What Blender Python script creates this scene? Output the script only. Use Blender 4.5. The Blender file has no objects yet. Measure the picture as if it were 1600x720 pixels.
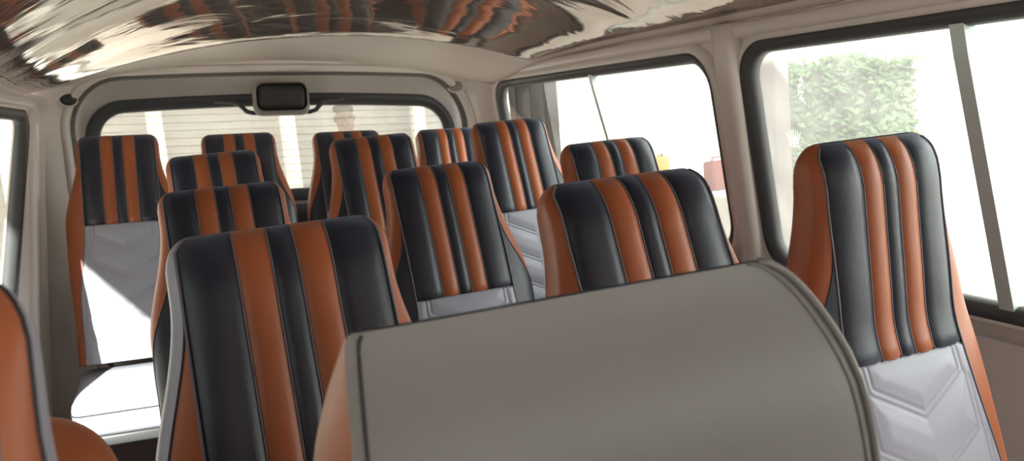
import bpy, bmesh, math, random
from mathutils import Vector, Matrix, noise
from mathutils.geometry import delaunay_2d_cdt
PI = math.pi
random.seed(7)
scene = bpy.context.scene
C = scene.collection

# ------------------------------------------------------------------ helpers
def smooth(a, b, t):
    t = max(0.0, min(1.0, (t - a) / (b - a)))
    return t * t * (3 - 2 * t)

def lerp(a, b, t):
    return a + (b - a) * t

def link(name, me, parent=None):
    o = bpy.data.objects.new(name, me)
    C.objects.link(o)
    if parent is not None:
        o.parent = parent
    return o

def mesh_obj(name, verts, faces, mats, parent=None, mi=None, shade=True):
    me = bpy.data.meshes.new(name)
    me.from_pydata([tuple(v) for v in verts], [], faces)
    for m in (mats if isinstance(mats, (list, tuple)) else [mats]):
        me.materials.append(m)
    if mi:
        me.polygons.foreach_set('material_index', mi)
    if shade:
        me.polygons.foreach_set('use_smooth', [True] * len(me.polygons))
    me.update()
    return link(name, me, parent)

def bm_obj(name, bm, mats, parent=None, shade=True):
    me = bpy.data.meshes.new(name)
    bmesh.ops.recalc_face_normals(bm, faces=bm.faces)
    bm.to_mesh(me); bm.free()
    for m in (mats if isinstance(mats, (list, tuple)) else [mats]):
        me.materials.append(m)
    if shade:
        me.polygons.foreach_set('use_smooth', [True] * len(me.polygons))
    return link(name, me, parent)

def tag(o, label=None, cat=None, group=None, kind=None):
    if label: o['label'] = label
    if cat: o['category'] = cat
    if group: o['group'] = group
    if kind: o['kind'] = kind
    return o

def empty(name, loc=(0, 0, 0), rot=(0, 0, 0)):
    o = bpy.data.objects.new(name, None)
    o.empty_display_size = .05
    C.objects.link(o)
    o.location = loc; o.rotation_euler = rot
    return o

def add_box(bm, lo, hi, bev=0.0, seg=3, mat=None):
    r = bmesh.ops.create_cube(bm, size=1)
    vs = r['verts']
    for v in vs:
        v.co = Vector([lerp(lo[i], hi[i], v.co[i] + .5) for i in range(3)])
    if bev > 0:
        es = list({e for v in vs for e in v.link_edges})
        r2 = bmesh.ops.bevel(bm, geom=es, offset=bev, segments=seg, profile=.5, affect='EDGES')
        vs = list({v for f in r2['faces'] for v in f.verts} | {v for v in vs if v.is_valid})
    if mat is not None:
        for v in vs:
            v.co = mat @ v.co
    return vs

def tube(pts, r, k=6, closed=False):
    """verts, faces of a round tube along pts"""
    pts = [Vector(p) for p in pts]
    n = len(pts); V = []; F = []
    up = Vector((.13, .21, .97))
    for i, p in enumerate(pts):
        a = pts[(i - 1) % n] if (closed or i > 0) else p
        b = pts[(i + 1) % n] if (closed or i < n - 1) else p
        t = (b - a).normalized()
        s = t.cross(up)
        if s.length < 1e-4: s = t.cross(Vector((1, 0, 0)))
        s.normalize(); u = s.cross(t)
        rr = r[i] if isinstance(r, (list, tuple)) else r
        for j in range(k):
            q = 2 * PI * j / k
            V.append(p + s * math.cos(q) * rr + u * math.sin(q) * rr)
    m = n if closed else n - 1
    for i in range(m):
        for j in range(k):
            a = i * k + j; b = i * k + (j + 1) % k
            c = ((i + 1) % n) * k + (j + 1) % k; d = ((i + 1) % n) * k + j
            F.append((a, d, c, b))
    if not closed:
        F.append(tuple(range(k))); F.append(tuple(reversed(range((n - 1) * k, n * k))))
    return V, F

class Acc:
    def __init__(s): s.V = []; s.F = []; s.M = []
    def add(s, VF, mi=0):
        o = len(s.V); s.V += VF[0]
        for f in VF[1]:
            s.F.append(tuple(i + o for i in f)); s.M.append(mi)
    def obj(s, name, mats, parent=None, shade=True):
        return mesh_obj(name, s.V, s.F, mats, parent, s.M, shade)

# ------------------------------------------------------------------ materials
def srgb(r, g, b):
    f = lambda c: c / 12.92 if c <= .04045 else ((c + .055) / 1.055) ** 2.4
    return (f(r / 255), f(g / 255), f(b / 255), 1)

def mat(name, col, rough=.5, spec=.5, grain=None, gstr=.1, vary=0, vscale=8, sheen=0, metallic=0, coat=0):
    m = bpy.data.materials.new(name); m.use_nodes = True
    nt = m.node_tree; N = nt.nodes; L = nt.links
    p = N['Principled BSDF']
    p.inputs['Base Color'].default_value = col
    p.inputs['Roughness'].default_value = rough
    p.inputs['Specular IOR Level'].default_value = spec
    p.inputs['Metallic'].default_value = metallic
    p.inputs['Sheen Weight'].default_value = sheen
    p.inputs['Coat Weight'].default_value = coat
    p.inputs['Sheen Tint'].default_value = (.6, .72, 1, 1) if col[2] > col[0] else (1, .85, .75, 1)
    tc = N.new('ShaderNodeTexCoord')
    if vary:
        n = N.new('ShaderNodeTexNoise'); n.inputs['Scale'].default_value = vscale; n.inputs['Detail'].default_value = 4
        L.new(tc.outputs['Object'], n.inputs['Vector'])
        mx = N.new('ShaderNodeMixRGB'); mx.blend_type = 'MULTIPLY'; mx.inputs[0].default_value = vary
        mx.inputs[1].default_value = col
        cr = N.new('ShaderNodeValToRGB'); cr.color_ramp.elements[0].position = .3; cr.color_ramp.elements[1].position = .7
        cr.color_ramp.elements[0].color = (.45, .45, .45, 1)
        L.new(n.outputs['Fac'], cr.inputs[0]); L.new(cr.outputs[0], mx.inputs[2]); L.new(mx.outputs[0], p.inputs['Base Color'])
    if grain:
        v = N.new('ShaderNodeTexVoronoi'); v.inputs['Scale'].default_value = grain
        L.new(tc.outputs['Object'], v.inputs['Vector'])
        b = N.new('ShaderNodeBump'); b.inputs['Strength'].default_value = gstr; b.inputs['Distance'].default_value = .0012
        n2 = N.new('ShaderNodeTexNoise'); n2.inputs['Scale'].default_value = 14; n2.inputs['Detail'].default_value = 3
        L.new(tc.outputs['Object'], n2.inputs['Vector'])
        b2 = N.new('ShaderNodeBump'); b2.inputs['Strength'].default_value = .12; b2.inputs['Distance'].default_value = .01
        L.new(v.outputs['Distance'], b.inputs['Height']); L.new(n2.outputs['Fac'], b2.inputs['Height'])
        L.new(b2.outputs['Normal'], b.inputs['Normal']); L.new(b.outputs['Normal'], p.inputs['Normal'])
    return m

M = {}
M['black'] = mat('navy_black_leatherette', (.006, .008, .019, 1), .42, .6, 650, .12, coat=.0, sheen=.25)
M['orange'] = mat('tan_orange_leatherette', (.34, .088, .026, 1), .42, .5, 650, .12, sheen=.12)
M['grey'] = mat('pale_grey_leatherette', (.34, .34, .40, 1), .42, .5, 650, .12)
M['backgrey'] = mat('warm_grey_leatherette', (.18, .168, .158, 1), .45, .45, 900, .12)
M['thread'] = mat('sewing_thread', (.17, .15, .17, 1), .6, .3)
M['threaddark'] = mat('dark_thread', (.03, .03, .04, 1), .6, .3)
M['metal'] = mat('painted_steel', (.05, .05, .055, 1), .4, .5)
M['liner'] = mat('taupe_liner', (.68, .59, .53, 1), .42, .5, vary=.25, vscale=3)
M['paint'] = mat('painted_trim', (.72, .65, .61, 1), .32, .5, vary=.15, vscale=5)
M['panelgrey'] = mat('grey_door_panel', (.46, .43, .41, 1), .45, .4, vary=.15, vscale=6)
M['rubber'] = mat('black_rubber', (.055, .055, .06, 1), .45, .4)
M['doorseal'] = mat('grey_door_seal', (.13, .12, .115, 1), .5, .4)
M['alu'] = mat('window_rail', (.52, .57, .56, 1), .35, .5, metallic=.2)
M['floor'] = mat('vinyl_floor', (.16, .13, .14, 1), .45, .4, vary=.4, vscale=9)
M['plastic'] = mat('dark_plastic', (.028, .026, .025, 1), .5, .4)
M['plasticlight'] = mat('taupe_plastic', (.30, .265, .245, 1), .5, .4)

def film_ceiling():
    m = bpy.data.materials.new('glossy_ceiling_film'); m.use_nodes = True
    nt = m.node_tree; N = nt.nodes; L = nt.links; p = N['Principled BSDF']
    p.inputs['Base Color'].default_value = (.42, .35, .31, 1); p.inputs['Metallic'].default_value = .8
    p.inputs['Roughness'].default_value = .07
    p.inputs['IOR'].default_value = 1.5
    tc = N.new('ShaderNodeTexCoord')
    mp = N.new('ShaderNodeMapping'); mp.inputs['Scale'].default_value = (1.2, 3.2, 1); mp.inputs['Rotation'].default_value = (0, 0, .15)
    L.new(tc.outputs['Object'], mp.inputs['Vector'])
    n = N.new('ShaderNodeTexNoise'); n.inputs['Scale'].default_value = 2.3; n.inputs['Detail'].default_value = 3; n.inputs['Distortion'].default_value = .8
    L.new(mp.outputs[0], n.inputs['Vector'])
    b = N.new('ShaderNodeBump'); b.inputs['Strength'].default_value = .10; b.inputs['Distance'].default_value = .03
    L.new(n.outputs['Fac'], b.inputs['Height']); L.new(b.outputs[0], p.inputs['Normal'])
    return m
M['film'] = film_ceiling()

def glass(name, dust, col=(.93, .97, .95), grime=.5):
    m = bpy.data.materials.new(name); m.use_nodes = True
    nt = m.node_tree; N = nt.nodes; L = nt.links
    N.remove(N['Principled BSDF'])
    out = N['Material Output']
    tr = N.new('ShaderNodeBsdfTransparent'); tr.inputs[0].default_value = (*col, 1)
    df = N.new('ShaderNodeBsdfDiffuse'); df.inputs[0].default_value = (.85, .86, .84, 1)
    tl = N.new('ShaderNodeBsdfTranslucent'); tl.inputs[0].default_value = (.85, .86, .84, 1)
    mdt = N.new('ShaderNodeMixShader'); mdt.inputs[0].default_value = .75
    L.new(df.outputs[0], mdt.inputs[1]); L.new(tl.outputs[0], mdt.inputs[2])
    tc = N.new('ShaderNodeTexCoord')
    n = N.new('ShaderNodeTexNoise'); n.inputs['Scale'].default_value = 5; n.inputs['Detail'].default_value = 6
    L.new(tc.outputs['Object'], n.inputs['Vector'])
    mr = N.new('ShaderNodeMapRange'); mr.inputs[1].default_value = .3; mr.inputs[2].default_value = .75
    mr.inputs[3].default_value = dust * (1 - grime); mr.inputs[4].default_value = dust * (1 + grime)
    L.new(n.outputs['Fac'], mr.inputs[0])
    mx = N.new('ShaderNodeMixShader'); L.new(mr.outputs[0], mx.inputs[0])
    L.new(tr.outputs[0], mx.inputs[1]); L.new(mdt.outputs[0], mx.inputs[2])
    gl = N.new('ShaderNodeBsdfGlossy'); gl.inputs['Roughness'].default_value = .02
    mg = N.new('ShaderNodeMixShader'); mg.inputs[0].default_value = .018
    L.new(mx.outputs[0], mg.inputs[1]); L.new(gl.outputs[0], mg.inputs[2])
    L.new(mg.outputs[0], out.inputs['Surface'])
    return m
M['glass'] = glass('dusty_window_glass', .09)
M['glassfilm'] = glass('filmed_window_glass', .15)
M['glassclear'] = glass('clear_window_glass', .012)
M['glassrear'] = glass('hazy_rear_glass', .18, grime=.15)

# ------------------------------------------------------------------ van body
XL, XR = -.40, 1.28        # side walls at window height
def xr(z): return XR + .12 * max(0, 1.2 - z) - .9 * max(0, z - 1.24) ** 2 * 6 
def xl(z): return XL - .12 * max(0, 1.2 - z) + .9 * max(0, z - 1.24) ** 2 * 6

def rrect(y0, y1, z0, z1, r, n=7, skew=0.0):
    pts = []
    for cx, cz, a0 in ((y1 - r, z1 - r, 0), (y0 + r, z1 - r, 90), (y0 + r, z0 + r, 180), (y1 - r, z0 + r, 270)):
        for i in range(n + 1):
            a = math.radians(a0 + 90 * i / n)
            y = cx + r * math.cos(a); z = cz + r * math.sin(a)
            pts.append((y + skew * (z - z1), z))
    return pts       # counter-clockwise

def inside(p, poly):
    x, y = p; c = False; n = len(poly)
    for i in range(n):
        x1, y1 = poly[i]; x2, y2 = poly[i - 1]
        if (y1 > y) != (y2 > y) and x < (x2 - x1) * (y - y1) / (y2 - y1) + x1: c = not c
    return c

def panel(name, outer, holes, mapf, step, mats, th=.02, nrm=None):
    """a wall sheet with holes; mapf (u, w) -> 3-D; nrm(u, w) points outward (thickness direction)"""
    P = []; E = []
    def loop(pts):
        o = len(P)
        P.extend(Vector(p) for p in pts)
        E.extend((o + i, o + (i + 1) % len(pts)) for i in range(len(pts)))
    def dens(pts):
        out = []
        for i, a in enumerate(pts):
            b = pts[(i + 1) % len(pts)]
            k = max(1, int(math.dist(a, b) / step))
            out += [(lerp(a[0], b[0], j / k), lerp(a[1], b[1], j / k)) for j in range(k)]
        return out
    loop(dens(outer))
    for h in holes: loop(dens(h))
    us = [p[0] for p in outer]; ws = [p[1] for p in outer]
    u = min(us) + step * .5
    while u < max(us):
        w = min(ws) + step * .5
        while w < max(ws):
            if inside((u, w), outer) and not any(inside((u, w), h) for h in holes):
                P.append(Vector((u + random.uniform(-.1, .1) * step, w)))
            w += step
        u += step
    vo, eo, fo = delaunay_2d_cdt(P, E, [], 0, 1e-6)[:3]
    F = []
    for f in fo:
        c = (sum(vo[i][0] for i in f) / 3, sum(vo[i][1] for i in f) / 3)
        if inside(c, outer) and not any(inside(c, h) for h in holes): F.append(list(f))
    V = [Vector(mapf(p[0], p[1])) for p in vo]
    n = len(V); V2 = []
    for p, q in zip(vo, V):
        V2.append(q + Vector(nrm(p[0], p[1])) * th)
    cnt = {}
    for f in F:
        for i in range(3):
            e = (f[i], f[(i + 1) % 3]); cnt[e] = 1
    FF = [tuple(f) for f in F] + [tuple(i + n for i in reversed(f)) for f in F]
    for (a, b) in cnt:
        if (b, a) not in cnt: FF.append((b, a, a + n, b + n))
    o = mesh_obj(name, V + V2, FF, mats, shade=True)
    try:
        o.data.set_sharp_from_angle(angle=math.radians(50))
    except Exception: pass
    return o

def ring(loop, mapf, nrm, prof, closedprof=True):
    """sweep profile [(outward offset, offset along nrm)] along a closed 2-D loop"""
    n = len(loop); V = []; F = []; k = len(prof)
    area = sum(loop[i - 1][0] * loop[i][1] - loop[i][0] * loop[i - 1][1] for i in range(n))
    sg = 1 if area > 0 else -1
    for i, p in enumerate(loop):
        a = loop[i - 1]; b = loop[(i + 1) % n]
        tx, tz = b[0] - a[0], b[1] - a[1]; l = math.hypot(tx, tz) or 1
        nx, nz = tz / l * sg, -tx / l * sg
        for du, dn in prof:
            q = (p[0] + nx * du, p[1] + nz * du)
            V.append(Vector(mapf(*q)) + Vector(nrm(*q)) * dn)
    for i in range(n):
        for j in range(k if closedprof else k - 1):
            a = i * k + j; b = i * k + (j + 1) % k
            c = ((i + 1) % n) * k + (j + 1) % k; d = ((i + 1) % n) * k + j
            F.append((a, b, c, d))
    return V, F

def dense(loop, step):
    out = []
    for i, a in enumerate(loop):
        b = loop[(i + 1) % len(loop)]
        k = max(1, int(math.dist(a, b) / step))
        out += [(lerp(a[0], b[0], j / k), lerp(a[1], b[1], j / k)) for j in range(k)]
    return out

mapR = lambda y, z: (xr(z), y, z)
mapL = lambda y, z: (xl(z), y, z)
nR = lambda y, z: (1, 0, 0)
nL = lambda y, z: (-1, 0, 0)
YB = 3.6                     # rear
W_R1 = rrect(1.86, 3.36, .70, 1.215, .09)            # rear right window
W_R2 = rrect(.16, 1.715, .695, 1.22, .075)           # big right window (sliding door)
W_R0 = rrect(-.78, .02, .72, 1.2, .1)
W_L1 = rrect(1.95, 3.02, .40, 1.235, .07, skew=.75)  # unseen lower part deepened so the sun reaches the left rear seat
W_L2 = rrect(.45, 1.05, .76, 1.235, .07)
W_L0 = rrect(-.78, .35, .76, 1.2, .1)

wall_outer = [(-.95, 0), (3.5, 0), (3.5, 1.30), (-.95, 1.30)]
wr = panel('wall_right', wall_outer, [W_R1, W_R2, W_R0], mapR, .07, M['paint'], .03, nR)
wl = panel('wall_left', wall_outer, [W_L1, W_L2, W_L0], mapL, .07, M['paint'], .03, nL)
for w in (wr, wl): tag(w, kind='structure')

def window(name, loop, mp, nr, panes, dividers, lip=.03):
    """black seal, painted lip around the opening, panes [(y0, y1, glass, depth)], divider bars [(y_top, y_bottom, width)]"""
    root = empty(name); tag(root, kind='structure')
    lp = dense(loop, .03)
    z0 = min(p[1] for p in loop); z1 = max(p[1] for p in loop)
    mesh_obj('flange', *ring(lp, mp, nr, [(.0, .0), (.012, -.014), (.03, -.014), (.045, .0), (.045, .012), (0, .012)]), M['paint'], root)
    mesh_obj('seal', *ring(lp, mp, nr, [(-.016, .006), (-.012, -.004), (-.002, -.010), (.012, -.016), (.016, .004), (.0, .022), (-.016, .022)]), M['rubber'], root)
    for (y0, y1, g, d) in panes:
        V = []; F = []
        cl = [p for p in dense(loop, .03)]
        poly = clip(clip(cl, y0, 1), y1, -1)
        for y, z in poly:
            q = Vector(mp(y, z)) + Vector(nr(y, z)) * d; V.append(q)
        m = len(V)
        V += [v + Vector(nr(0, 0)) * .004 for v in V]
        F = [tuple(range(m)), tuple(reversed(range(m, 2 * m)))] + [(i, (i + 1) % m, m + (i + 1) % m, m + i) for i in range(m)]
        mesh_obj('pane', V, F, g, root, shade=False)
    for (yt, yb, w) in dividers:
        bm = bmesh.new()
        n = 8; ring_ = []
        for i in range(n + 1):
            z = lerp(z0, z1, i / n); y = lerp(yb, yt, i / n); x = mp(y, z)[0]; s = nr(0, 0)[0]
            ring_.append([bm.verts.new((x - s * .006, y - w / 2, z)), bm.verts.new((x - s * .006, y + w / 2, z)),
                          bm.verts.new((x + s * .02, y + w / 2, z)), bm.verts.new((x + s * .02, y - w / 2, z))])
        for i in range(n):
            for j in range(4):
                bm.faces.new((ring_[i][j], ring_[i][(j + 1) % 4], ring_[i + 1][(j + 1) % 4], ring_[i + 1][j]))
        bm.faces.new(ring_[0]); bm.faces.new(ring_[-1])
        bm_obj('divider_bar', bm, M['alu'], root, shade=False)
    return root

def clip(poly, y, sg):
    """keep sg*(p.y - y) >= 0"""
    out = []
    for i, p in enumerate(poly):
        q = poly[i - 1]
        a = sg * (q[0] - y); b = sg * (p[0] - y)
        if (a >= 0) != (b >= 0):
            t = a / (a - b); out.append((lerp(q[0], p[0], t), lerp(q[1], p[1], t)))
        if b >= 0: out.append(p)
    return out

window('window_1', W_R1, mapR, nR, [(2.93, 3.5, M['glassclear'], .006), (1.7, 2.93, M['glass'], .012)], [(2.52, 2.40, .016)])
window('window_2', W_R2, mapR, nR, [(0, 1.13, M['glass'], .012), (1.09, 1.8, M['glassfilm'], .018)], [(1.125, 1.075, .03)])
window('window_3', W_R0, mapR, nR, [(-1, 1, M['glassclear'], .012)], [])
window('window_4', W_L1, mapL, nL, [(1, 4, M['glassclear'], .012)], [])
window('window_5', W_L2, mapL, nL, [(0, 4, M['glassclear'], .012)], [])
window('window_6', W_L0, mapL, nL, [(-1, 1, M['glassclear'], .012)], [])

# pillar trim between the two right windows, rails
def bar(name, pts, w, h, m):
    """rounded bar following pts; w along +Y/tangent-free horizontal, h protrusion in X"""
    V = []; F = []; k = 10
    for p in pts:
        for j in range(k):
            q = 2 * PI * j / k
            cx = math.copysign(abs(math.cos(q)) ** .6, math.cos(q)); sx = math.copysign(abs(math.sin(q)) ** .6, math.sin(q))
            V.append((p[0] + sx * h, p[1] + cx * w, p[2]))
    n = len(pts)
    for i in range(n - 1):
        for j in range(k):
            F.append((i * k + j, i * k + (j + 1) % k, (i + 1) * k + (j + 1) % k, (i + 1) * k + j))
    F += [tuple(range(k)), tuple(range((n - 1) * k, n * k))]
    return tag(mesh_obj(name, V, F, m), kind='structure')
bar('trim_1', [(xr(z) + .006, lerp(1.765, 1.79, (1.28 - z) / 1.28), z) for z in [i * .08 for i in range(17)]], .044, .042, M['paint'])
bar('trim_2', [(xl(z) - .006, lerp(3.16, 3.0, smooth(1.26, .6, z) if False else max(0, min(1, (1.26 - z) / .7))), z) for z in [i * .08 for i in range(17)]], .05, .03, M['paint'])

def long_bar(name, f, y0, y1, prof, m):
    n = 40; k = len(prof); V = []; F = []
    for i in range(n + 1):
        y = lerp(y0, y1, i / n)
        for dx, dz in prof:
            x, z = f(y); V.append((x + dx, y, z + dz))
    for i in range(n):
        for j in range(k):
            F.append((i * k + j, i * k + (j + 1) % k, (i + 1) * k + (j + 1) % k, (i + 1) * k + j))
    F += [tuple(range(k)), tuple(range(n * k, n * k + k))]
    return tag(mesh_obj(name, V, F, m), kind='structure')
rp = [(.012 * math.cos(a * PI / 5), .018 * math.sin(a * PI / 5)) for a in range(10)]
long_bar('trim_3', lambda y: (XR - .012, 1.262), -.9, 3.42, rp, M['paint'])
long_bar('trim_4', lambda y: (XL + .012, 1.272), -.9, 3.42, rp, M['paint'])
long_bar('trim_5', lambda y: (xr(.665) - .008, .662), -.9, 3.42, rp, M['panelgrey'])

# ---- rear wall with the tailgate (the whole rear sits a few degrees tilted)
TILT = .062
def mapB(x, z):
    c = .435; d = abs(x - c) - .70
    y = YB - (.17 * min(1, max(0, d / .16)) ** 2)
    y -= .10 * smooth(1.15, 1.42, z)
    return (x, y, z - TILT * (x - .43))
nB = lambda x, z: (0, 1, 0)
def tail(half, z0, z1, r, cx=.437, bow=.02, taper=0.0):
    base = rrect(cx - half, cx + half, z0, z1, r, 9)
    out = []
    for x, z in dense(base, .05):
        t = (x - cx) / half
        zz = z + (bow * (1 - t * t) if z > (z0 + z1) / 2 else 0)
        f = 1 - taper * (zz - z0) / (z1 - z0)
        out.append((cx + (x - cx) * f, zz))
    return out
RIM = tail(.80, .12, 1.325, .20, bow=.022, taper=.035)
RWIN = tail(.715, .84, 1.215, .12, bow=.022, taper=.02)
wb = panel('wall_rear', [(-.57, -.05), (1.45, -.05), (1.36, .7), (1.30, 1.34), (1.2, 1.42), (-.33, 1.42), (-.43, 1.34), (-.49, .7)], [RIM], mapB, .06, M['paint'], .03, nB)
tag(wb, kind='structure')
door = empty('door_1'); tag(door, kind='structure')
o = panel('door_panel', RIM, [RWIN], lambda x, z: (mapB(x, z)[0], YB + .02 - .05 * smooth(1.2, 1.42, z), mapB(x, z)[2]), .06, M['panelgrey'], .03, nB); o.parent = door
mesh_obj('door_rim', *ring(RIM, mapB, nB, [(-.008, .03), (-.010, -.006), (0, -.014), (.012, -.012), (.02, .0), (.02, .03)]), M['paint'], door)
mesh_obj('door_seal', *ring(RIM, mapB, nB, [(-.022, .03), (-.02, .0), (-.012, -.006), (-.006, .0), (-.006, .03)]), M['doorseal'], door)
mpW = lambda x, z: (x, YB + .02 - .05 * smooth(1.2, 1.42, z), mapB(x, z)[2])
mesh_obj('window_seal', *ring(RWIN, mpW, nB, [(-.03, .012), (-.026, -.002), (-.006, -.012), (.012, -.016), (.02, -.004), (.02, .02), (-.03, .02)]), M['rubber'], door)
V = [Vector(mpW(x, z)) + Vector((0, .012, 0)) for x, z in RWIN]; m_ = len(V)
V += [v + Vector((0, .004, 0)) for v in V]
mesh_obj('rear_window', V, [tuple(range(m_)), tuple(reversed(range(m_, 2 * m_)))] + [(i, (i + 1) % m_, m_ + (i + 1) % m_, m_ + i) for i in range(m_)], M['glassrear'], door, shade=False)
bm = bmesh.new(); add_box(bm, (-.27, YB - .02, .24), (1.14, YB + .03, .805), .03, 3)
for v in bm.verts: v.co.z -= TILT * (v.co.x - .43)
bm_obj('seat_back_stand_in', bm, M['black'], door)  # added dark panel standing in for the joined seat backs
acc = Acc()
for i in range(11):
    z = .88 + i * .03
    acc.add(tube([Vector(mpW(x, z)) + Vector((0, .010, 0)) for x in [lerp(-.23, 1.10, j / 12) for j in range(13)]], .0007, 4))
acc.obj('heating_wires', M['plasticlight'], door)

# brake light box hanging at the top of the rear window
bl = empty('brake_light_box', mapB(.437, 1.232)); bl.rotation_euler = (0, math.atan(TILT), 0)
tag(bl, 'dark rounded brake light box at top centre of the rear window', 'brake light')
bm = bmesh.new(); add_box(bm, (-.112, -.068, -.066), (.106, .0, .066), .034, 5); bm_obj('housing', bm, M['plasticlight'], bl)
bm = bmesh.new(); add_box(bm, (-.10, -.084, -.046), (.092, -.05, .060), .030, 5); bm_obj('cover', bm, M['plastic'], bl)
for s in (-1, 1):
    pts = [(s * .09, -.008, -.052), (s * .112, -.006, -.052), (s * .135, -.004, -.045), (s * .15, -.002, -.028), (s * .165, .0, -.012), (s * .20, .002, -.004), (s * .25, .004, -.002)]
    a = Acc(); a.add(tube(pts, [.009, .009, .009, .0095, .010, .010, .008], 8)); a.obj('bracket_arm', M['rubber'], bl)

# round plugs in the rear corners
def plug(x, z, r, m, label):
    px = mapB(x, z)
    root = empty('trim_plug', px); tag(root, label, 'plug')
    root.rotation_euler = (0, 0, .6 if x < .4 else -.6)
    for nm, rad, dep, mm in (('rim', r, .010, M['paint']), ('cap', r * .78, .016, m)):
        V = []; F = []; k = 24
        for (rr, d) in ((rad, .012), (rad, -dep * .6), (rad * .8, -dep)):
            for j in range(k):
                q = 2 * PI * j / k; V.append((rr * 1.25 * math.cos(q), d, rr * .85 * math.sin(q)))
        for i in range(2):
            for j in range(k): F.append((i * k + j, i * k + (j + 1) % k, (i + 1) * k + (j + 1) % k, (i + 1) * k + j))
        F.append(tuple(range(2 * k, 3 * k)))
        mesh_obj(nm, V, F, mm, root)
plug(-.322, 1.245, .034, M['plastic'], 'dark oval plug in the pillar left of the rear window')
plug(1.165, 1.272, .034, M['plasticlight'], 'taupe oval plug in the pillar right of the rear window')

# ---- ceiling: a liner shell with a glossy film panel, dropping towards the rear
def roofz(x, y):
    c = (x - .44) / .84
    if y < 2.45: top = 1.545 - .65 * max(0, y - 2.25) ** 2
    elif y < 2.87: top = 1.519 - .26 * (y - 2.45)
    else: top = 1.41 - .03 * smooth(2.87, 3.5, y)
    edge = 1.272
    return top - (top - edge) * min(1, abs(c)) ** 2.1 - TILT * (x - .43) * smooth(2.7, 3.4, y)
def sheet(name, x0, x1, y0, y1, nx, ny, zf, m, th):
    V = []; F = []
    for j in range(ny + 1):
        for i in range(nx + 1):
            x = lerp(x0, x1, i / nx); y = lerp(y0, y1, j / ny); V.append((x, y, zf(x, y)))
    n = len(V); V += [(x, y, z + th) for x, y, z in V]
    w = nx + 1
    for j in range(ny):
        for i in range(nx):
            q = (j * w + i, j * w + i + 1, (j + 1) * w + i + 1, (j + 1) * w + i)
            F.append(tuple(reversed(q))); F.append(tuple(a + n for a in q))
    bd = [i for i in range(w)] + [j * w + nx for j in range(1, ny + 1)] + [ny * w + i for i in range(nx - 1, -1, -1)] + [j * w for j in range(ny - 1, 0, -1)]
    for i, a in enumerate(bd):
        b = bd[(i + 1) % len(bd)]; F.append((a, b, b + n, a + n))
    return mesh_obj(name, V, F, m)
tag(sheet('ceiling', -.40, 1.28, -.95, 3.58, 60, 110, roofz, M['liner'], .02), kind='structure')
def filmz(x, y):
    w = noise.noise(Vector((x * 2.2, y * 5.0, 3.1))) * .006
    d = min(1, (min(x + .355, 1.235 - x) / .06), (2.87 - y) / .03)
    return roofz(x, y) - .004 - max(0, d) * (.010 + w)
cf = sheet('trim_6', -.355, 1.235, -.9, 2.87, 70, 160, filmz, M['film'], .003)
tag(cf, kind='structure')

# ---- floor
bm = bmesh.new(); add_box(bm, (-.56, -.95, -.04), (1.44, 3.62, 0))
tag(bm_obj('floor', bm, M['floor'], shade=False), kind='structure')
bm = bmesh.new(); add_box(bm, (-.53, -.98, 0), (1.40, -.93, .92), .01)
add_box(bm, (-.45, -.98, 1.36), (1.33, -.93, 1.64), .01)
add_box(bm, (-.47, -.98, .9), (-.36, -.93, 1.4), .01); add_box(bm, (1.24, -.98, .9), (1.35, -.93, 1.4), .01)
tag(bm_obj('wall_front', bm, M['panelgrey']), kind='structure')

# ------------------------------------------------------------------ seats
H = .63; HINGE_Z = .42; REC = math.radians(15)
XS = .114

class Shape:
    def __init__(s, aL, aR, b, xs, H=H, rec=REC, n=3.6, hz=HINGE_Z, low=0.0):
        s.low = low; s.aL, s.aR, s.b, s.xs, s.H, s.rec, s.n, s.hz = aL, aR, b, xs, H, rec, n, hz
    def P(s, x, n, v):
        h = s.H - v
        bend = .018 * math.sin(PI * min(1, max(0, v / s.H)))       # slight S of the padding
        w = max(0, v - .24); nn = n - bend - s.low * (w * w / .12 if w < .06 else w - .03)
        return Vector((x, h * math.sin(s.rec) + nn * math.cos(s.rec), s.hz + h * math.cos(s.rec) - nn * math.sin(s.rec)))
    def front(s, x, v):
        a = s.aR(v) if x > 0 else s.aL(v)
        t = min(1, abs(x) / a)
        return -s.b(v) * (1 - t ** s.n) ** (1 / s.n)
    def ang(s, phi, v):
        """phi from front (-pi/2) by the +x side (0) to the back (pi/2); mirrored for the other side by the caller"""
        c, q = math.cos(phi), math.sin(phi)
        return abs(c) ** (2 / s.n), math.copysign(abs(q) ** (2 / s.n), q)
    def phis(s, v, side):
        a = s.aR(v) if side > 0 else s.aL(v)
        t = min(.999, s.xs(v) / a)
        return -math.acos(min(1, t ** (s.n / 2)))

def vrows(lo, hi, n, extra=()):
    r = sorted(set([round(lerp(lo, hi, i / n), 5) for i in range(n + 1)] + [e for e in extra if lo <= e <= hi]))
    return r
TOP = [.0004, .002, .005, .009, .014, .02, .028, .038, .05]

def head_half(v):
    r = .042
    return .127 - (r - math.sqrt(max(0, r * r - (r - min(v, r)) ** 2))) * .75
def body_half(v): return head_half(v) + .046 * smooth(.07, .31, v) - .006 * smooth(.45, .63, v)
def thick(v):
    r = .075
    e = math.sqrt(max(0, 1 - ((r - min(v, r)) / r) ** 2))
    return e * (.05 + .014 * smooth(.05, .35, v))
def seam(v):
    w = XS if v < .31 else XS + .028 * smooth(.31, .58, v)
    return min(w, head_half(v) * .93 if v < .05 else w)

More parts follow.
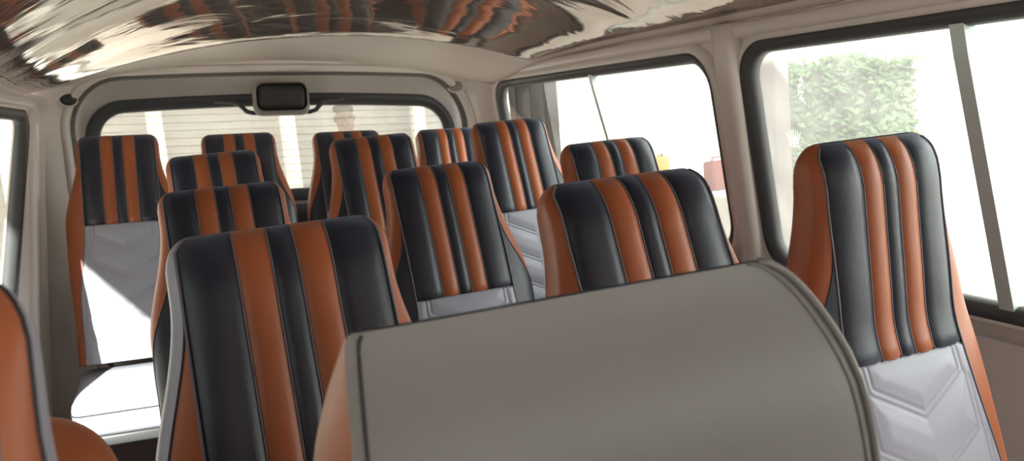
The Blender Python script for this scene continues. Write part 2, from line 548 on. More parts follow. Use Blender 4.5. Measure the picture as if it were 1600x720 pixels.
def grid_part(rows, cols_of, P, name, mats, root, mi_of=None):
    V = []; F = []; MI = []
    nc = None
    for v in rows:
        cs = cols_of(v); nc = len(cs)
        for c in cs: V.append(P(c, v))
    for i in range(len(rows) - 1):
        for j in range(nc - 1):
            F.append((i * nc + j, (i + 1) * nc + j, (i + 1) * nc + j + 1, i * nc + j + 1))
            if mi_of: MI.append(mi_of(i, j))
    return mesh_obj(name, V, F, mats, root, MI or None)

STR = [(-.0525, -.0145), (.0145, .0525)]      # orange stripes
def stripe_cols(v, xs):
    bs = [-.0525, -.0145, .0145, .0525]; e = .0022
    out = [-xs, -xs + e]
    prev = -xs + e
    for b in bs:
        for t in (.25, .5, .75): out.append(lerp(prev, b - e, t))
        out += [b - e, b, b + e]; prev = b + e
    for t in (.25, .5, .75): out.append(lerp(prev, xs - e, t))
    out += [xs - e, xs]
    return out
def groove(x, xs, bs=(-.0525, -.0145, .0145, .0525)):
    g = 0; near = 9
    for b in list(bs) + [-xs, xs]:
        near = min(near, abs(x - b))
    g = .0035 * (1 - smooth(0, .003, near)) 
    puff = .004 * smooth(0, .016, near)
    return g - puff

def chev_dist(x, v):
    """distance to the quilted chevron lines of the lower panel"""
    x = abs(x); best = 9
    for k in range(5):
        vc = .385 + .085 * k; hw = .086 + .012 * k; sl = .5
        for off in (0, .009):
            h = hw + off; c = vc + off * 1.1
            if x <= h: best = min(best, abs(v - (c - sl * x)) * .894)
            ve = c - sl * h; vt = max(.30, ve - .075)
            if vt <= v <= ve: best = min(best, abs(x - h))
    return best

def make_seat_parts(root, shp, wedge=(True, True), band=(False, False)):
    HB = .31
    # head panel with stripes
    rows = TOP + vrows(.065, HB - .004, 16) + [HB]
    def Pf(x, v):
        xs = shp.xs(v)
        n = shp.front(x, v) + groove(x, xs) * smooth(0, .02, v) + (.004 if v >= HB else 0)
        return shp.P(x, n, v)
    cols = stripe_cols(.1, XS)
    def mi(i, j):
        c = (cols[j] + cols[j + 1]) / 2
        return 1 if any(a < c < b for a, b in STR) else 0
    hp = grid_part(rows, lambda v: stripe_cols(v, shp.xs(v)), Pf, 'head_panel', [M['black'], M['orange']], root, mi)
    # seams
    acc = Acc()
    for b in (-.0525, -.0145, .0145, .0525):
        acc.add(tube([shp.P(b, shp.front(b, v) + .0012, v) for v in TOP[2:] + vrows(.065, HB, 14)], .0013, 5))
    for s in (-1, 1):
        acc.add(tube([shp.P(s * shp.xs(v), shp.front(s * shp.xs(v), v) - .0006, v) for v in TOP[2:] + vrows(.065, shp.H - .03, 24)], .0018, 5))
    acc.obj('stitching', M['thread'], hp)
    # lower quilted panel
    rows = [HB, HB + .004] + vrows(HB + .007, shp.H - .01, 100)
    fr = [lerp(-1, 1, i / 96) for i in range(97)]
    def Pl(t, v):
        xs = shp.xs(v); x = t * xs
        d = chev_dist(x, v)
        n = shp.front(x, v) + .0022 * (1 - smooth(.0, .0032, d)) - .0035 * smooth(0, .025, min(d, xs - abs(x), v - HB)) + (.004 if v == HB else 0)
        return shp.P(x, n, v)
    grid_part(rows, lambda v: fr, Pl, 'quilted_panel', [M['grey']], root)
    # sides: orange bolster, black wedge, grey back
    rowsS = TOP + vrows(.065, shp.H - .01, 40)
    def p_end(v, s, bnd):
        if not bnd: return .55
        if bnd == 'side': return -.16
        if bnd == 'thin': return max(shp.phis(v, s) + .002, -math.acos(max(0, 1 - .011 / shp.aL(v)) ** (shp.n / 2)))
        a = shp.aR(v) if s > 0 else shp.aL(v)
        return max(shp.phis(v, s) + .002, -math.acos(max(0, 1 - .015 / a) ** (shp.n / 2)))
    for si, s in enumerate((-1, 1)):
        def cols_s(v): return [i / 16 for i in range(17)]
        def Ps(t, v, s=s):
            p0 = shp.phis(v, s); p1 = p_end(v, s, band[si])
            ph = lerp(p0, p1, t)
            cx, cn = shp.ang(ph, v)
            a = shp.aR(v) if s > 0 else shp.aL(v)
            x, n = s * a * cx, shp.b(v) * cn
            return shp.P(x, n, v)
        if wedge[si]:
            w = lambda v: .0 + .62 * smooth(.13, .40, v)
            sb = grid_part(rowsS, lambda v: [lerp(w(v), 1, i / 12) for i in range(13)], Ps, 'side_bolster', [M['orange']], root)
            rw = [v for v in rowsS if v > .12]
            grid_part(rw, lambda v: [lerp(0, w(v), i / 6) for i in range(7)], Ps, 'side_wedge', [M['black']], root)
            a = Acc(); a.add(tube([Ps(w(v), v) for v in rw], .0014, 5)); a.obj('bolster_seam', M['threaddark'], sb)
        else:
            sb = grid_part(rowsS, cols_s, Ps, 'side_bolster', [M['orange']], root)
        a = Acc(); a.add(tube([Ps(1, v) for v in rowsS[2:]], .0016, 5)); a.obj('back_seam', M['threaddark'], sb)
    def Pb(t, v):
        s = 1 if t > 0 else -1
        ph = lerp(PI / 2, p_end(v, s, band[0 if s < 0 else 1]), abs(t)); cx, cn = shp.ang(ph, v)
        a = shp.aR(v) if s > 0 else shp.aL(v)
        return shp.P(s * a * cx if abs(t) > 1e-6 else 0, shp.b(v) * cn, v)
    grid_part(rowsS, lambda v: [lerp(-1, 1, i / 30) for i in range(31)], Pb, 'back_panel', [M['grey']], root)

def cushion_parts(root, w=.17, y0=-.275, y1=.06, z0=.29, z1=.41):
    bm = bmesh.new(); add_box(bm, (-w, y0, z0), (w, y1, z1), .035, 4)
    bmesh.ops.subdivide_edges(bm, edges=[e for e in bm.edges if e.calc_length() > .12], cuts=7, use_grid_fill=True)
    for v in bm.verts:
        if v.co.z > z1 - .002:
            d = min(w - abs(v.co.x), v.co.y - y0, y1 - v.co.y)
            v.co.z += .016 * smooth(.02, .14, d)
    cu = bm_obj('seat_cushion', bm, M['grey'], root)
    a = Acc(); lp = [(x, y, z0 + .075) for x, y in dense(rrect(-w, w, y0, y1, .03), .04)]
    a.add(tube([(x * 1.002, (y - .0) * 1.002, z) for x, y, z in lp], .0025, 6, True)); a.obj('piping', M['threaddark'], cu)
    bm = bmesh.new()
    add_box(bm, (-w + .02, y0 + .02, z0 - .03), (w - .02, y1 - .01, z0 + .002), .006, 2)
    bm_obj('base_frame', bm, M['metal'], root)
    for sx in (-1, 1):
        for yy in (y0 + .05, y1 - .05):
            bm = bmesh.new()
            add_box(bm, (sx * (w - .05) - .014, yy - .014, 0), (sx * (w - .05) + .014, yy + .014, z0 - .028), .004, 2)
            add_box(bm, (sx * (w - .05) - .028, yy - .03, 0), (sx * (w - .05) + .028, yy + .03, .008), .002, 1)
            bm_obj('leg', bm, M['metal'], root)

std = Shape(body_half, body_half, thick, seam)
upright = Shape(body_half, body_half, thick, seam, rec=math.radians(-3), low=.42)
tall = Shape(body_half, body_half, thick, seam, H=.76, hz=.42 - .13)
KINDS = {'wedge': ((True, True), (False, False), std), 'plain': ((False, True), ('strip', False), std),
         'rear': ((True, True), (False, False), tall), 'rear_plain': ((False, True), (False, False), tall),
         'driver': ((True, False), (False, 'side'), std), 'edge': ((True, False), (False, False), upright)}
def proto_seat(name, kind):
    r = empty(name)
    wd, bd, shp = KINDS[kind]
    make_seat_parts(r, shp, wd, bd)
    foot = shp.P(0, 0, shp.H).y - std.P(0, 0, std.H).y
    cushion_parts(r, z0=shp.hz - .13, z1=shp.hz - .01, y0=foot + (-.33 if shp is tall else -.275), y1=foot + .06)
    r['shape'] = kind
    return r
# crown of the standard seat in its own frame
def place(root, top, tilt=0.0, yaw=0.0, sc=1.0):
    """put the crown of the seat at `top`; the legs stay on the floor"""
    root.rotation_euler = (0, tilt, yaw)
    root.scale = (sc, sc, 1)
    shp = KINDS[root['shape']][2]; CROWN = shp.P(0, 0, 0); lh = shp.hz - .13 - .028
    R = Matrix.Rotation(yaw, 3, 'Z') @ Matrix.Rotation(tilt, 3, 'Y')
    c = R @ Vector((CROWN.x * sc, CROWN.y * sc, CROWN.z))
    dz = top[2] - c.z
    root.location = (top[0] - c.x, top[1] - c.y, 0)
    for ch in root.children:
        if ch.name.split('.')[0] == 'leg':
            ch.scale.z = (lh + dz) / lh
        else:
            ch.location.z = dz
def copy_tree(o, parent=None):
    c = o.copy(); C.objects.link(c)
    if parent is not None: c.parent = parent
    for ch in list(o.children): copy_tree(ch, c)
    return c

GRP = 'striped seats facing the front of the van'
SEATS = [
 # crown, wedge type, tilt, yaw, label
 ((.103, 1.05, 1.027), 'plain', .0, 0, 'large striped seat left of the plain grey seat back, orange wedge on its left edge'),
 ((.566, 1.05, 1.033), 'wedge', .0, 0, 'striped seat directly behind the plain grey seat back, orange side towards the aisle'),
 ((.952, 1.00, 1.048), 'edge', .0, 0, 'hazy sunlit striped seat beside the big side window, grey quilting in view'),
 ((.086, 1.90, 1.024), 'wedge', .0, 0, 'striped seat showing just above the large left front-row seat'),
 ((.565, 1.95, 1.014), 'wedge', .0, 0, 'dark glossy striped seat in the middle, between large left seat and orange-sided seat'),
 ((1.04, 2.00, 1.024), 'wedge', .0, 0, 'striped head standing before the rear side window, behind the orange-sided seat'),
 ((.108, 2.60, 1.074), 'wedge', .0, 0, 'third striped seat back in the left column, in front of the bench by rear window'),
 ((.563, 2.60, 1.078), 'wedge', .0, 0, 'striped seat behind the dark middle one, below the brake light box'),
 ((1.027, 2.65, 1.084), 'wedge', .0, 0, 'tall striped seat in front of the right rear corner, pale panel below'),
 ((-.164, 3.2, 1.147), 'rear_plain', .05, 0, 'rear-row striped seat by the left wall with a bright sun patch'),
 ((.225, 3.23, 1.116), 'rear', .05, 0, 'second striped seat from the left wall in the row under the rear window'),
 ((.614, 3.26, 1.087), 'rear', .05, 0, 'third striped seat from the left wall in the row under the rear window'),
 ((1.021, 3.30, 1.058), 'rear', .05, 0, 'rear-row striped seat at the right end, half hidden by the tall seat'),
]
protos = {}
for top, kind, tilt, yaw, label in SEATS:
    if kind not in protos:
        s = protos[kind] = proto_seat('passenger_seat', kind)
    else:
        s = copy_tree(protos[kind])
    place(s, top, tilt, yaw, .93 if kind == 'edge' else 1)
    tag(s, label, 'seat', GRP)

# ---- near seat turned away: plain grey back towards the camera
def build_turned_seat():
    def aR(v):
        r1, r2 = .074, .16
        t = min(v, r2)
        return .164 - r1 * (1 - math.sqrt(max(0, 1 - ((r2 - t) / r2) ** 2))) * .95
    def aL(v):
        r1, r2 = .006, .008
        t = min(v, r2)
        return .186 + .012 * min(1, v / .12) - r1 * (1 - math.sqrt(max(0, 1 - ((r2 - t) / r2) ** 2)))
    def b(v):
        r = .09
        e = math.sqrt(max(0, 1 - ((r - min(v, r)) / r) ** 2))
        return e * .085
    shp = Shape(aL, aR, b, lambda v: .15, n=4.2, rec=math.radians(0))
    root = empty('turned_seat')
    rows = TOP + vrows(.065, shp.H - .01, 30)
    # camera-facing grey back: flat sheet ending at the left seam, wrapped to the outline on the right
    def edge(v): return (-(aL(v) - .012), aR(v) - .006)
    def depth(x, v):
        a = aR(v) if x > 0 else aL(v); t = min(1, abs(x) / a)
        return -(.022 + .020 * smooth(0, .09, v)) * (1 - t ** 8) ** (1 / 8) - .004
    def Pk(t, v):
        l, r = edge(v); x = lerp(l, r, t)
        return shp.P(x, depth(x, v), v)
    bp = grid_part(rows, lambda v: [i / 40 for i in range(41)], Pk, 'back_panel', [M['backgrey']], root)
    a = Acc()
    a.add(tube([shp.P(edge(v)[0] + .0075, depth(edge(v)[0] + .0075, v) - .0005, v) for v in rows[1:]], .0011, 5))
    a.obj('back_stitching', M['threaddark'], bp)
    a = Acc()
    rim = [shp.P(edge(v)[1] - .004, depth(edge(v)[1] - .004, v) - .0012, v) for v in rows]
    a.add(tube(rim, .0026, 6))
    rim = [shp.P(edge(v)[1] - .0125, depth(edge(v)[1] - .0125, v) - .0004, v) for v in rows]
    a.add(tube(rim, .0012, 6)); a.obj('piping', M['backgrey'], bp)
    # orange sides, bulging towards the rear
    def bulge(v): return -.022 + .245 * (1 - math.exp(-v / .088)) * (1 - .55 * smooth(.18, .42, v))
    for s in (-1, 1):
        def Pd(t, v, s=s):
            l, r = edge(v); x0 = l if s < 0 else r
            n0 = depth(x0, v); n1 = bulge(v)
            q = t * PI / 2
            n = lerp(n0, n1, math.sin(q) ** 1.2)
            x = x0 + s * .010 * math.sin(min(1, t * 1.6) * PI) * smooth(0, .1, v) - s * .03 * (t ** 3)
            return shp.P(x, n, v)
        grid_part(rows, lambda v: [i / 20 for i in range(21)], Pd, 'side_bolster', [M['orange']], root)
    def Pfr(t, v):
        l, r = edge(v); x = lerp(l + .03, r - .03, t)
        return shp.P(x, bulge(v), v)
    grid_part(rows, lambda v: [i / 24 for i in range(25)], Pfr, 'front_panel', [M['black']], root)
    bm = bmesh.new(); add_box(bm, (-.15, -.02, .27), (.15, .065, .43), .02, 3); bm_obj('base_cover', bm, M['grey'], root)
    for sx in (-1, 1):
        for yy in (.0, .045):
            bm = bmesh.new(); add_box(bm, (sx * .11 - .014, yy - .014, 0), (sx * .11 + .014, yy + .014, .272), .004, 2)
            add_box(bm, (sx * .11 - .028, yy - .03, 0), (sx * .11 + .028, yy + .03, .008), .002, 1)
            bm_obj('leg', bm, M['metal'], root)
    c = shp.P(0, 0, 0)
    return root, c
ts, c = build_turned_seat()
TSX, TSY, TSZ = .245, .47, 1.036
ts.location = (TSX - c.x, TSY - c.y, 0)
for ch in ts.children:
    if ch.name.split('.')[0] == 'leg': ch.scale.z = (.27 + TSZ - c.z) / .27
    else: ch.location.z = TSZ - c.z
tag(ts, 'large plain grey seat back in the middle foreground with orange side', 'seat')

# ---- blurred seat corner at the left edge, and the low orange one behind it
ns = proto_seat('driver_seat', 'driver')
place(ns, (-.195, .45, 1.097), 0, 0)
tag(ns, 'blurred orange seat edge cut off at the lower left corner, closest to viewer', 'seat')

def low_seat():
    a = lambda v: .15 - (.07 - math.sqrt(max(0, .07 ** 2 - (.07 - min(v, .07)) ** 2))) * .9
    b = lambda v: .06 * math.sqrt(max(0, 1 - ((.06 - min(v, .06)) / .06) ** 2))
    shp = Shape(a, a, b, lambda v: .1, H=.52, n=3)
    root = empty('low_seat')
    rows = TOP + vrows(.065, .51, 24)
    def Pa(t, v):
        ph = lerp(-PI / 2, PI / 2, abs(t)); cx, cn = shp.ang(ph, v)
        s = 1 if t > 0 else -1
        return shp.P(s * a(v) * cx, b(v) * cn, v)
    grid_part(rows, lambda v: [i / 40 for i in range(-34, 35)], lambda t, v: Pa(t, v), 'backrest', [M['orange']], root)
    grid_part(rows, lambda v: [lerp(-1, 1, i / 16) for i in range(17)],
              lambda t, v: Pa(.85 + .15 * (1 - abs(t)) if t > 0 else -(.85 + .15 * (1 - abs(t))), v), 'back_panel', [M['grey']], root)
    ac = Acc()
    for s in (-1, 1): ac.add(tube([Pa(s * .62, v) for v in rows[2:]], .0018, 5))
    ac.obj('stitching', M['threaddark'], root)
    cushion_parts(root, w=.15, y0=-.16, y1=.06)
    c = shp.P(0, 0, 0)
    return root, c
ls, c = low_seat()
LS = (-.225, .80, .972)
ls.location = (LS[0] - c.x, LS[1] - c.y, 0)
tag(ls, 'low brownish orange seat back behind the blurred seat edge at lower left', 'seat')

# ------------------------------------------------------------------ decals on the side glass
def decal(name, polys, y, z, s, label, cat, r=.0):
    V = []; F = []
    for poly in polys:
        o = len(V); k = len(poly)
        for layer in (0, .0006):
            for (a, b) in poly:
                yy = y - a * s; zz = z + b * s
                V.append((xr(zz) + .0165 - .0006 + layer, yy, zz))
        F.append(tuple(range(o, o + k))); F.append(tuple(reversed(range(o + k, o + 2 * k))))
        for i in range(k): F.append((o + i, o + (i + 1) % k, o + k + (i + 1) % k, o + k + i))
    return tag(mesh_obj(name, V, F, M['decal'], shade=False), label, cat)
def strip(a, b, w):
    d = Vector((b[0] - a[0], b[1] - a[1])); n = Vector((-d.y, d.x)).normalized() * w
    return [(a[0] + n.x, a[1] + n.y), (b[0] + n.x * .4, b[1] + n.y * .4), (b[0] - n.x * .4, b[1] - n.y * .4), (a[0] - n.x, a[1] - n.y)]
def decal_mat():
    m = bpy.data.materials.new('translucent_white_vinyl'); m.use_nodes = True
    N = m.node_tree.nodes; L = m.node_tree.links; N.remove(N['Principled BSDF'])
    t = N.new('ShaderNodeBsdfTranslucent'); d = N.new('ShaderNodeBsdfDiffuse'); x = N.new('ShaderNodeMixShader'); x.inputs[0].default_value = .25
    t.inputs[0].default_value = d.inputs[0].default_value = (.95, .95, .9, 1)
    L.new(t.outputs[0], x.inputs[1]); L.new(d.outputs[0], x.inputs[2]); L.new(x.outputs[0], N['Material Output'].inputs['Surface'])
    return m
M['decal'] = decal_mat()
crown = []
for i in range(7):
    t = lerp(-1, 1, i / 6); crown.append(strip((t * .55, .15), (t * .95, .95 - .25 * abs(t)), .045))
crown.append([(-.6, .0), (.6, .0), (.62, .16), (-.62, .16)])
crown.append([(-.55, -.5), (.55, -.5), (.55, -.4), (-.55, -.4)])
for sx in (-1, 1): crown.append(strip((sx * .55, .05), (sx * .45, -.45), .05))
for (cx, cy, r_) in ((0, -.2, .16), (-.3, -.2, .1), (.3, -.2, .1)):
    crown.append([(cx + r_ * math.cos(k * PI / 6), cy + r_ * math.sin(k * PI / 6)) for k in range(12)])
decal('crown_sticker', crown, 1.605, 1.0, .028, 'small white crown sticker on the big side window by the pillar', 'sticker')
sw = []
for k in range(9):
    q = k * .8; sw.append(strip((.25 * math.cos(q), .9 - k * .22), (.25 * math.cos(q) + .3 * math.sin(q), .9 - k * .22 - .25), .07))
for k in range(4):
    cx, cy = .12 * (-1) ** k, .7 - .45 * k
    sw.append([(cx + .17 * math.cos(i * PI / 5), cy + .12 * math.sin(i * PI / 5)) for i in range(10)])
decal('scroll_sticker', sw, 1.56, 1.115, .03, 'faint white scroll sticker above the crown sticker on window', 'sticker')

# ------------------------------------------------------------------ outside
GZ = -.45
def ext_mat(name, col, rough=.8, vary=.3, vs=3): return mat(name, col, rough, .2, vary=vary, vscale=vs)
M['earth'] = ext_mat('pale_ground', (.62, .57, .52, 1))
M['render'] = ext_mat('pale_wall', (.60, .57, .53, 1), vary=.2)
M['post'] = ext_mat('white_post', (.85, .84, .8, 1), vary=.05)
M['brown'] = ext_mat('brown_wood', (.022, .014, .010, 1), vary=.5, vs=6)
M['ochre'] = ext_mat('ochre_wall', (.22, .09, .03, 1), vary=.3)
M['leaf'] = ext_mat('leaf_green', (.055, .095, .045, 1), vary=.5, vs=9)
M['pink'] = ext_mat('pinkish_wall', (.13, .10, .097, 1), vary=.15)
M['yellow'] = ext_mat('yellow_plastic', (.4, .27, .03, 1), vary=.1)
M['red'] = ext_mat('red_cloth', (.28, .07, .06, 1), vary=.1)
M['hair'] = ext_mat('dark_hair', (.02, .017, .015, 1))
M['skin'] = ext_mat('brown_skin', (.17, .085, .05, 1), .5, .1)
M['shirt'] = ext_mat('pink_shirt', (.5, .25, .22, 1))
M['trouser'] = ext_mat('dark_trousers', (.05, .05, .07, 1))

bm = bmesh.new(); add_box(bm, (-30, -30, GZ - .1), (40, 40, GZ))
tag(bm_obj('ground', bm, M['earth'], shade=False), kind='structure')

# boundary wall behind the van with pale block courses
def block_wall(name, lo, hi, m, course=.22, length=.45, axis=0):
    bm = bmesh.new()
    add_box(bm, lo, hi)
    return bm_obj(name, bm, m, shade=False)
def brick_mat(name, col, mortar, sc):
    m = bpy.data.materials.new(name); m.use_nodes = True
    N = m.node_tree.nodes; L = m.node_tree.links; p = N['Principled BSDF']; p.inputs['Roughness'].default_value = .85
    tc = N.new('ShaderNodeTexCoord'); mp = N.new('ShaderNodeMapping'); mp.inputs['Rotation'].default_value = (PI / 2, 0, 0)
    b = N.new('ShaderNodeTexBrick'); b.inputs['Scale'].default_value = sc
    b.inputs['Color1'].default_value = col; b.inputs['Color2'].default_value = tuple(c * .93 for c in col[:3]) + (1,); b.inputs['Mortar'].default_value = mortar
    b.inputs['Mortar Size'].default_value = .012
    L.new(tc.outputs['Object'], mp.inputs[0]); L.new(mp.outputs[0], b.inputs['Vector']); L.new(b.outputs['Color'], p.inputs['Base Color'])
    return m
M['brick'] = brick_mat('pale_block_wall', (.38, .36, .345, 1), (.31, .295, .28, 1), 3.2)
tag(block_wall('boundary_wall', (-6, 7.2, GZ), (2.3, 7.4, 2.1), M['brick']), 'pale block wall seen through the rear window', 'wall', kind='structure')
def post(x, y, label):
    bm = bmesh.new(); add_box(bm, (x - .055, y - .055, GZ), (x + .055, y + .055, 2.0), .01, 2)
    add_box(bm, (x - .075, y - .075, 2.0), (x + .075, y + .075, 2.06), .01, 2)
    return tag(bm_obj('gate_post', bm, M['post']), label, 'post', 'white posts against the block wall')
post(-.08, 7.0, 'white post seen through rear window above the two left seats')
post(.88, 7.0, 'white post seen through rear window below the brake light box')

# unseen roof added over the van to bound sun and shade, and the yard wall on its left side
bm = bmesh.new(); add_box(bm, (-1.45, -2.2, 2.12), (2.1, 7.6, 2.18))
for px in (-1.3, 1.95):
    for py in (-2.0, 7.05): add_box(bm, (px - .05, py - .05, GZ), (px + .05, py + .05, 2.13))
tag(bm_obj('sun_block_roof', bm, M['post'], shade=False), kind='structure')
bm = bmesh.new(); add_box(bm, (-6.2, -3, GZ), (-6.0, 12, .95))
tag(bm_obj('side_yard_wall', bm, M['render'], shade=False), kind='structure')

# shed and hedge on the right-hand side
shed = empty('wooden_shed', (3.9, 8.5, GZ)); tag(shed, 'dark brown plank shed outside the far end of the rear side window', 'shed')
bm = bmesh.new()
for i in range(7):
    add_box(bm, (-1.1 + i * .16, 0, 0), (-1.1 + i * .16 + .15, .05, 2.5), .008, 1)
bm_obj('plank_wall', bm, M['brown'], shed)
bm = bmesh.new(); add_box(bm, (-1.35, -2.9, 2.5), (.45, 1.6, 2.58), .01, 1); bm_obj('roof', bm, M['render'], shed)  # front overhang stretched out of view to keep the planks in shade
bm = bmesh.new(); add_box(bm, (-.95, -.03, .0), (-.62, -.003, 2.3), .006, 1); bm_obj('door', bm, M['ochre'], shed)
bm = bmesh.new(); add_box(bm, (-.62, -.05, .0), (-.57, -.003, 2.4), .006, 1); bm_obj('door_post', bm, M['post'], shed)
bm = bmesh.new(); add_box(bm, (-1.1, .05, 0), (.0, 1.5, 2.48), .0); bm_obj('side_wall', bm, M['brown'], shed, shade=False)

def leaf_mass(name, c, size, n, label, cat, kind=None):
    V = []; F = []
    for i in range(n):
        d = [random.uniform(-1, 1) for _ in range(3)]
        k = random.randrange(3); d[k] = math.copysign(random.uniform(.8, 1.05), d[k])       # clipped, box-like hedge
        p = Vector((c[0] + d[0] * size[0], c[1] + d[1] * size[1], c[2] + d[2] * size[2]))
        p.z += .05 * math.sin(p.y * 9) * (p.z > c[2])
        if p.z < GZ: continue
        u = Vector((random.gauss(0, 1), random.gauss(0, 1), random.gauss(0, 1))).normalized()
        w = u.orthogonal().normalized(); s = random.uniform(.03, .06)
        o = len(V)
        V += [p - u * s, p + w * s * .45 + u.cross(w) * s * .1, p + u * s, p - w * s * .45 + u.cross(w) * s * .1]
        F.append((o, o + 1, o + 2, o + 3))
    o = mesh_obj(name, V, F, M['leaf'], shade=False)
    bm = bmesh.new(); add_box(bm, [c[i] - size[i] * .86 for i in range(3)], [c[i] + size[i] * .86 for i in range(3)], .06, 2)
    bm_obj('inner_growth', bm, M['leaf'], o)
    return tag(o, label, cat, kind=kind)
leaf_mass('leafy_hedge', (5.3, 5.85, .38), (.2, .62, .80), 11000, 'pale green leafy hedge outside the big side window', 'hedge')
bm = bmesh.new(); add_box(bm, (6.4, -3.0, GZ), (6.6, 12.0, 1.25))
add_box(bm, (6.36, 4.2, 1.2), (6.64, 9.0, 1.42))
tag(bm_obj('yard_wall', bm, M['post'], shade=False), 'long white sunlit wall beyond the side windows', 'wall', kind='structure')
bm = bmesh.new(); add_box(bm, (2.9, 3.66, GZ), (3.0, 4.04, 1.24), .01, 1)
tag(bm_obj('yard_pillar', bm, M['pink']), 'narrow pinkish wall stub beyond the crown sticker', 'wall')
def jerrycan(x, y, m, label):
    root = empty('jerrycan', (x, y, .45)); tag(root, label, 'container')
    root.scale = (.55, .55, .45)
    bm = bmesh.new(); add_box(bm, (-.17, -.11, 0), (.17, .11, .42), .04, 3); bm_obj('body', bm, m, root)
    a = Acc(); a.add(tube([(-.1, 0, .42), (-.09, 0, .47), (.04, 0, .47), (.06, 0, .42)], .016, 8)); a.obj('handle', m, root)
    a = Acc(); a.add(tube([(.11, 0, .41), (.11, 0, .46)], .028, 12)); a.obj('cap', M['red'], root)
bm = bmesh.new(); add_box(bm, (3.1, 4.2, GZ), (3.5, 6.2, .45), .01, 1)
tag(bm_obj('low_yard_wall', bm, M['render'], shade=False), kind='structure')
jerrycan(3.3, 5.55, M['yellow'], 'blurry yellow jerrycan outside the rear side window')
jerrycan(3.3, 4.75, M['red'], 'blurry red jerrycan outside the rear side window near the pillar')

# ---- person standing behind the van
def skin_figure(name, chains, mtl, parent=None, sub=2):
    bm = bmesh.new(); lay = bm.verts.layers.skin.verify()
    idx = {}
    first = True
    for chain in chains:
        prev = None
        for key, co, r in chain:
            if key in idx: v = idx[key]
            else:
                v = bm.verts.new(co); v[lay].radius = r if isinstance(r, tuple) else (r, r)
                if first: v[lay].use_root = True; first = False
                idx[key] = v
            if prev is not None and prev is not v: bm.edges.new((prev, v))
            prev = v
    me = bpy.data.meshes.new(name); bm.to_mesh(me); bm.free()
    me.materials.append(mtl)
    o = link(name, me, parent)
    o.modifiers.new('Skin', 'SKIN').use_smooth_shade = True
    o.modifiers.new('Sub', 'SUBSURF').levels = sub; o.modifiers['Sub'].render_levels = sub
    return o
PXX, PYY = 1.16, 6.1
pr = empty('person', (PXX, PYY, GZ), (0, 0, 0)); pr.scale = (.96,) * 3; tag(pr, 'person with dark hair and pinkish shirt standing outside the rear window', 'person')
def body():
    ch = [[('pelvis', (0, 0, .93), (.15, .11)), ('waist', (0, 0, 1.08), (.14, .10)), ('chest', (0, 0, 1.28), (.17, .115)), ('collar', (0, .01, 1.42), (.10, .07)), ('neck', (0, .0, 1.49), .052),
           ('jaw', (0, -.02, 1.56), (.06, .065)), ('skull', (0, .0, 1.64), (.075, .088)), ('crown', (0, .005, 1.70), (.062, .075))]]
    for s in (-1, 1):
        n = 'L' if s < 0 else 'R'
        ch.append([('chest', 0, 0), ('sh' + n, (s * .185, .01, 1.38), .055), ('el' + n, (s * .235, .03, 1.11), .042), ('wr' + n, (s * .25, -.03, .88), .028), ('pm' + n, (s * .25, -.05, .80), (.036, .018))])
        for k in range(4):
            ch.append([('pm' + n, 0, 0), ('f%d' % k + n, (s * .25, -.078 + k * .018, .755), .0095), ('g%d' % k + n, (s * .246, -.082 + k * .018, .715 - .006 * (1 - abs(k - 1.5))), .0085)])
        ch.append([('pm' + n, 0, 0), ('t' + n, (s * .24, -.09, .80), .011), ('u' + n, (s * .235, -.10, .765), .0095)])
        ch.append([('pelvis', 0, 0), ('hip' + n, (s * .09, 0, .86), .095), ('kn' + n, (s * .1, -.02, .48), .06), ('an' + n, (s * .1, .02, .09), .04), ('toe' + n, (s * .11, -.15, .035), (.04, .03))])
    return ch
skin_figure('body', body(), M['skin'], pr)
hair = skin_figure('hair', [[('a', (0, .028, 1.675), (.095, .098)), ('b', (0, .0, 1.735), (.085, .088))]], M['hair'], pr)
shirt = skin_figure('shirt', [[('w', (0, 0, .98), (.165, .125)), ('c0', (0, 0, 1.12), (.155, .118)), ('c1', (0, 0, 1.29), (.182, .13)), ('c2', (0, .01, 1.41), (.11, .085))],
    [('c1', 0, 0), ('sl', (-.19, .01, 1.385), .068), ('el', (-.228, .025, 1.17), .056)], [('c1', 0, 0), ('sr', (.19, .01, 1.385), .068), ('er', (.228, .025, 1.17), .056)]], M['shirt'], pr)
skin_figure('trousers', [[('p', (0, 0, .95), (.16, .12)), ('hl', (-.09, 0, .85), .105), ('kl', (-.1, -.018, .48), .075), ('al', (-.1, .02, .12), .06)],
    [('p', 0, 0), ('hr', (.09, 0, .85), .105), ('kr', (.1, -.018, .48), .075), ('ar', (.1, .02, .12), .06)]], M['trouser'], pr)
a = Acc()
for s in (-1, 1):
    a.add(tube([(s * .03 - .012, -.086, 1.645), (s * .03 + .012, -.086, 1.645)], .008, 8))
a.obj('eyes', M['hair'], pr)
a = Acc(); a.add(tube([(0, -.082, 1.645), (0, -.098, 1.615), (0, -.088, 1.605)], [.008, .014, .012], 8)); a.obj('nose', M['skin'], pr)
a = Acc(); a.add(tube([(-.024, -.074, 1.575), (0, -.083, 1.573), (.024, -.074, 1.575)], [.004, .007, .004], 8)); a.obj('mouth', M['red'], pr)
a = Acc()
for s in (-1, 1): a.add(tube([(s * .068, .0, 1.655), (s * .074, .008, 1.64), (s * .068, .0, 1.615)], [.007, .010, .006], 8))
a.obj('ears', M['skin'], pr)

# ------------------------------------------------------------------ light
SKY0, SKY1 = .85, 5.5
w = bpy.data.worlds.new('World'); scene.world = w; w.use_nodes = True
N = w.node_tree.nodes; L = w.node_tree.links
bg = N['Background']
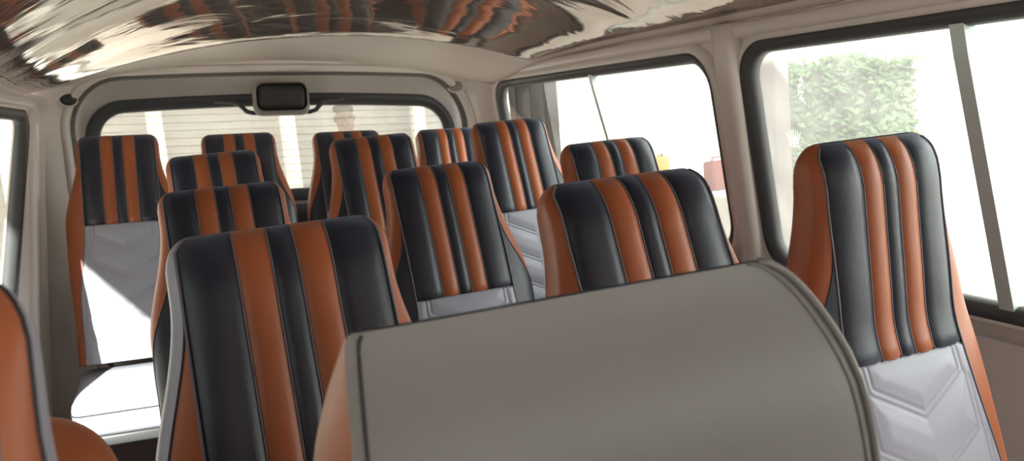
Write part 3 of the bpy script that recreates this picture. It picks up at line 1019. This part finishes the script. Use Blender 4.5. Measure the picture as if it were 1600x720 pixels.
# bright hazy sky, brightest low on the +X side
tc = N.new('ShaderNodeTexCoord'); dp = N.new('ShaderNodeVectorMath'); dp.operation = 'DOT_PRODUCT'
dp.inputs[1].default_value = Vector((.85, -.40, .30)).normalized()
L.new(tc.outputs['Generated'], dp.inputs[0])
mr = N.new('ShaderNodeMapRange'); mr.interpolation_type = 'SMOOTHSTEP'
mr.inputs[1].default_value = .35; mr.inputs[2].default_value = 1; mr.inputs[3].default_value = SKY0; mr.inputs[4].default_value = SKY1
L.new(dp.outputs['Value'], mr.inputs[0]); L.new(mr.outputs[0], bg.inputs[1])
bg.inputs[0].default_value = (1.0, .985, .965, 1)
sun = bpy.data.lights.new('sun', 'SUN'); sun.energy = 17.0; sun.angle = math.radians(.6); sun.color = (1, .95, .87)
so = bpy.data.objects.new('sun', sun); C.objects.link(so)
so.rotation_euler = Vector((.3, .66, -.36)).to_track_quat('-Z', 'Y').to_euler()

# ------------------------------------------------------------------ camera
cam = bpy.data.cameras.new('camera'); co = bpy.data.objects.new('camera', cam); C.objects.link(co)
scene.camera = co
yaw, pit, rol = math.radians(20.95), math.radians(8.6), math.radians(-5.13)
f = Vector((math.sin(yaw) * math.cos(pit), math.cos(yaw) * math.cos(pit), -math.sin(pit)))
r = Vector((math.cos(yaw), -math.sin(yaw), 0)); u = r.cross(f)
r2 = r * math.cos(rol) + u * math.sin(rol); u2 = -r * math.sin(rol) + u * math.cos(rol)
mw = Matrix((r2, u2, -f)).transposed().to_4x4(); mw.translation = (0, 0, 1.15)
co.matrix_world = mw
cam.sensor_width = 36; cam.lens = 36 * 1350 / 1600; cam.clip_start = .02; cam.clip_end = 200
cam.dof.use_dof = True; cam.dof.focus_distance = 1.3; cam.dof.aperture_fstop = 10

PART_LABELS = {'head_panel': 'black upper panel with two orange stripes', 'quilted_panel': 'pale grey quilted lower panel',
               'side_bolster': 'orange side of the backrest', 'side_wedge': 'black wedge on the side'}
for o in scene.objects:
    if o.parent is not None and o.parent.parent is None:
        k = o.name.split('.')[0]
        if k in PART_LABELS: o['label'] = PART_LABELS[k]

vs = scene.view_settings
vs.view_transform = 'Standard'; vs.look = 'None'; vs.gamma = 1; vs.use_curve_mapping = False; vs.exposure = .52
cy = scene.cycles
cy.max_bounces = 12; cy.diffuse_bounces = 6; cy.glossy_bounces = 6; cy.transmission_bounces = 8; cy.transparent_max_bounces = 16
cy.use_denoising = True
cy.sample_clamp_indirect = 8
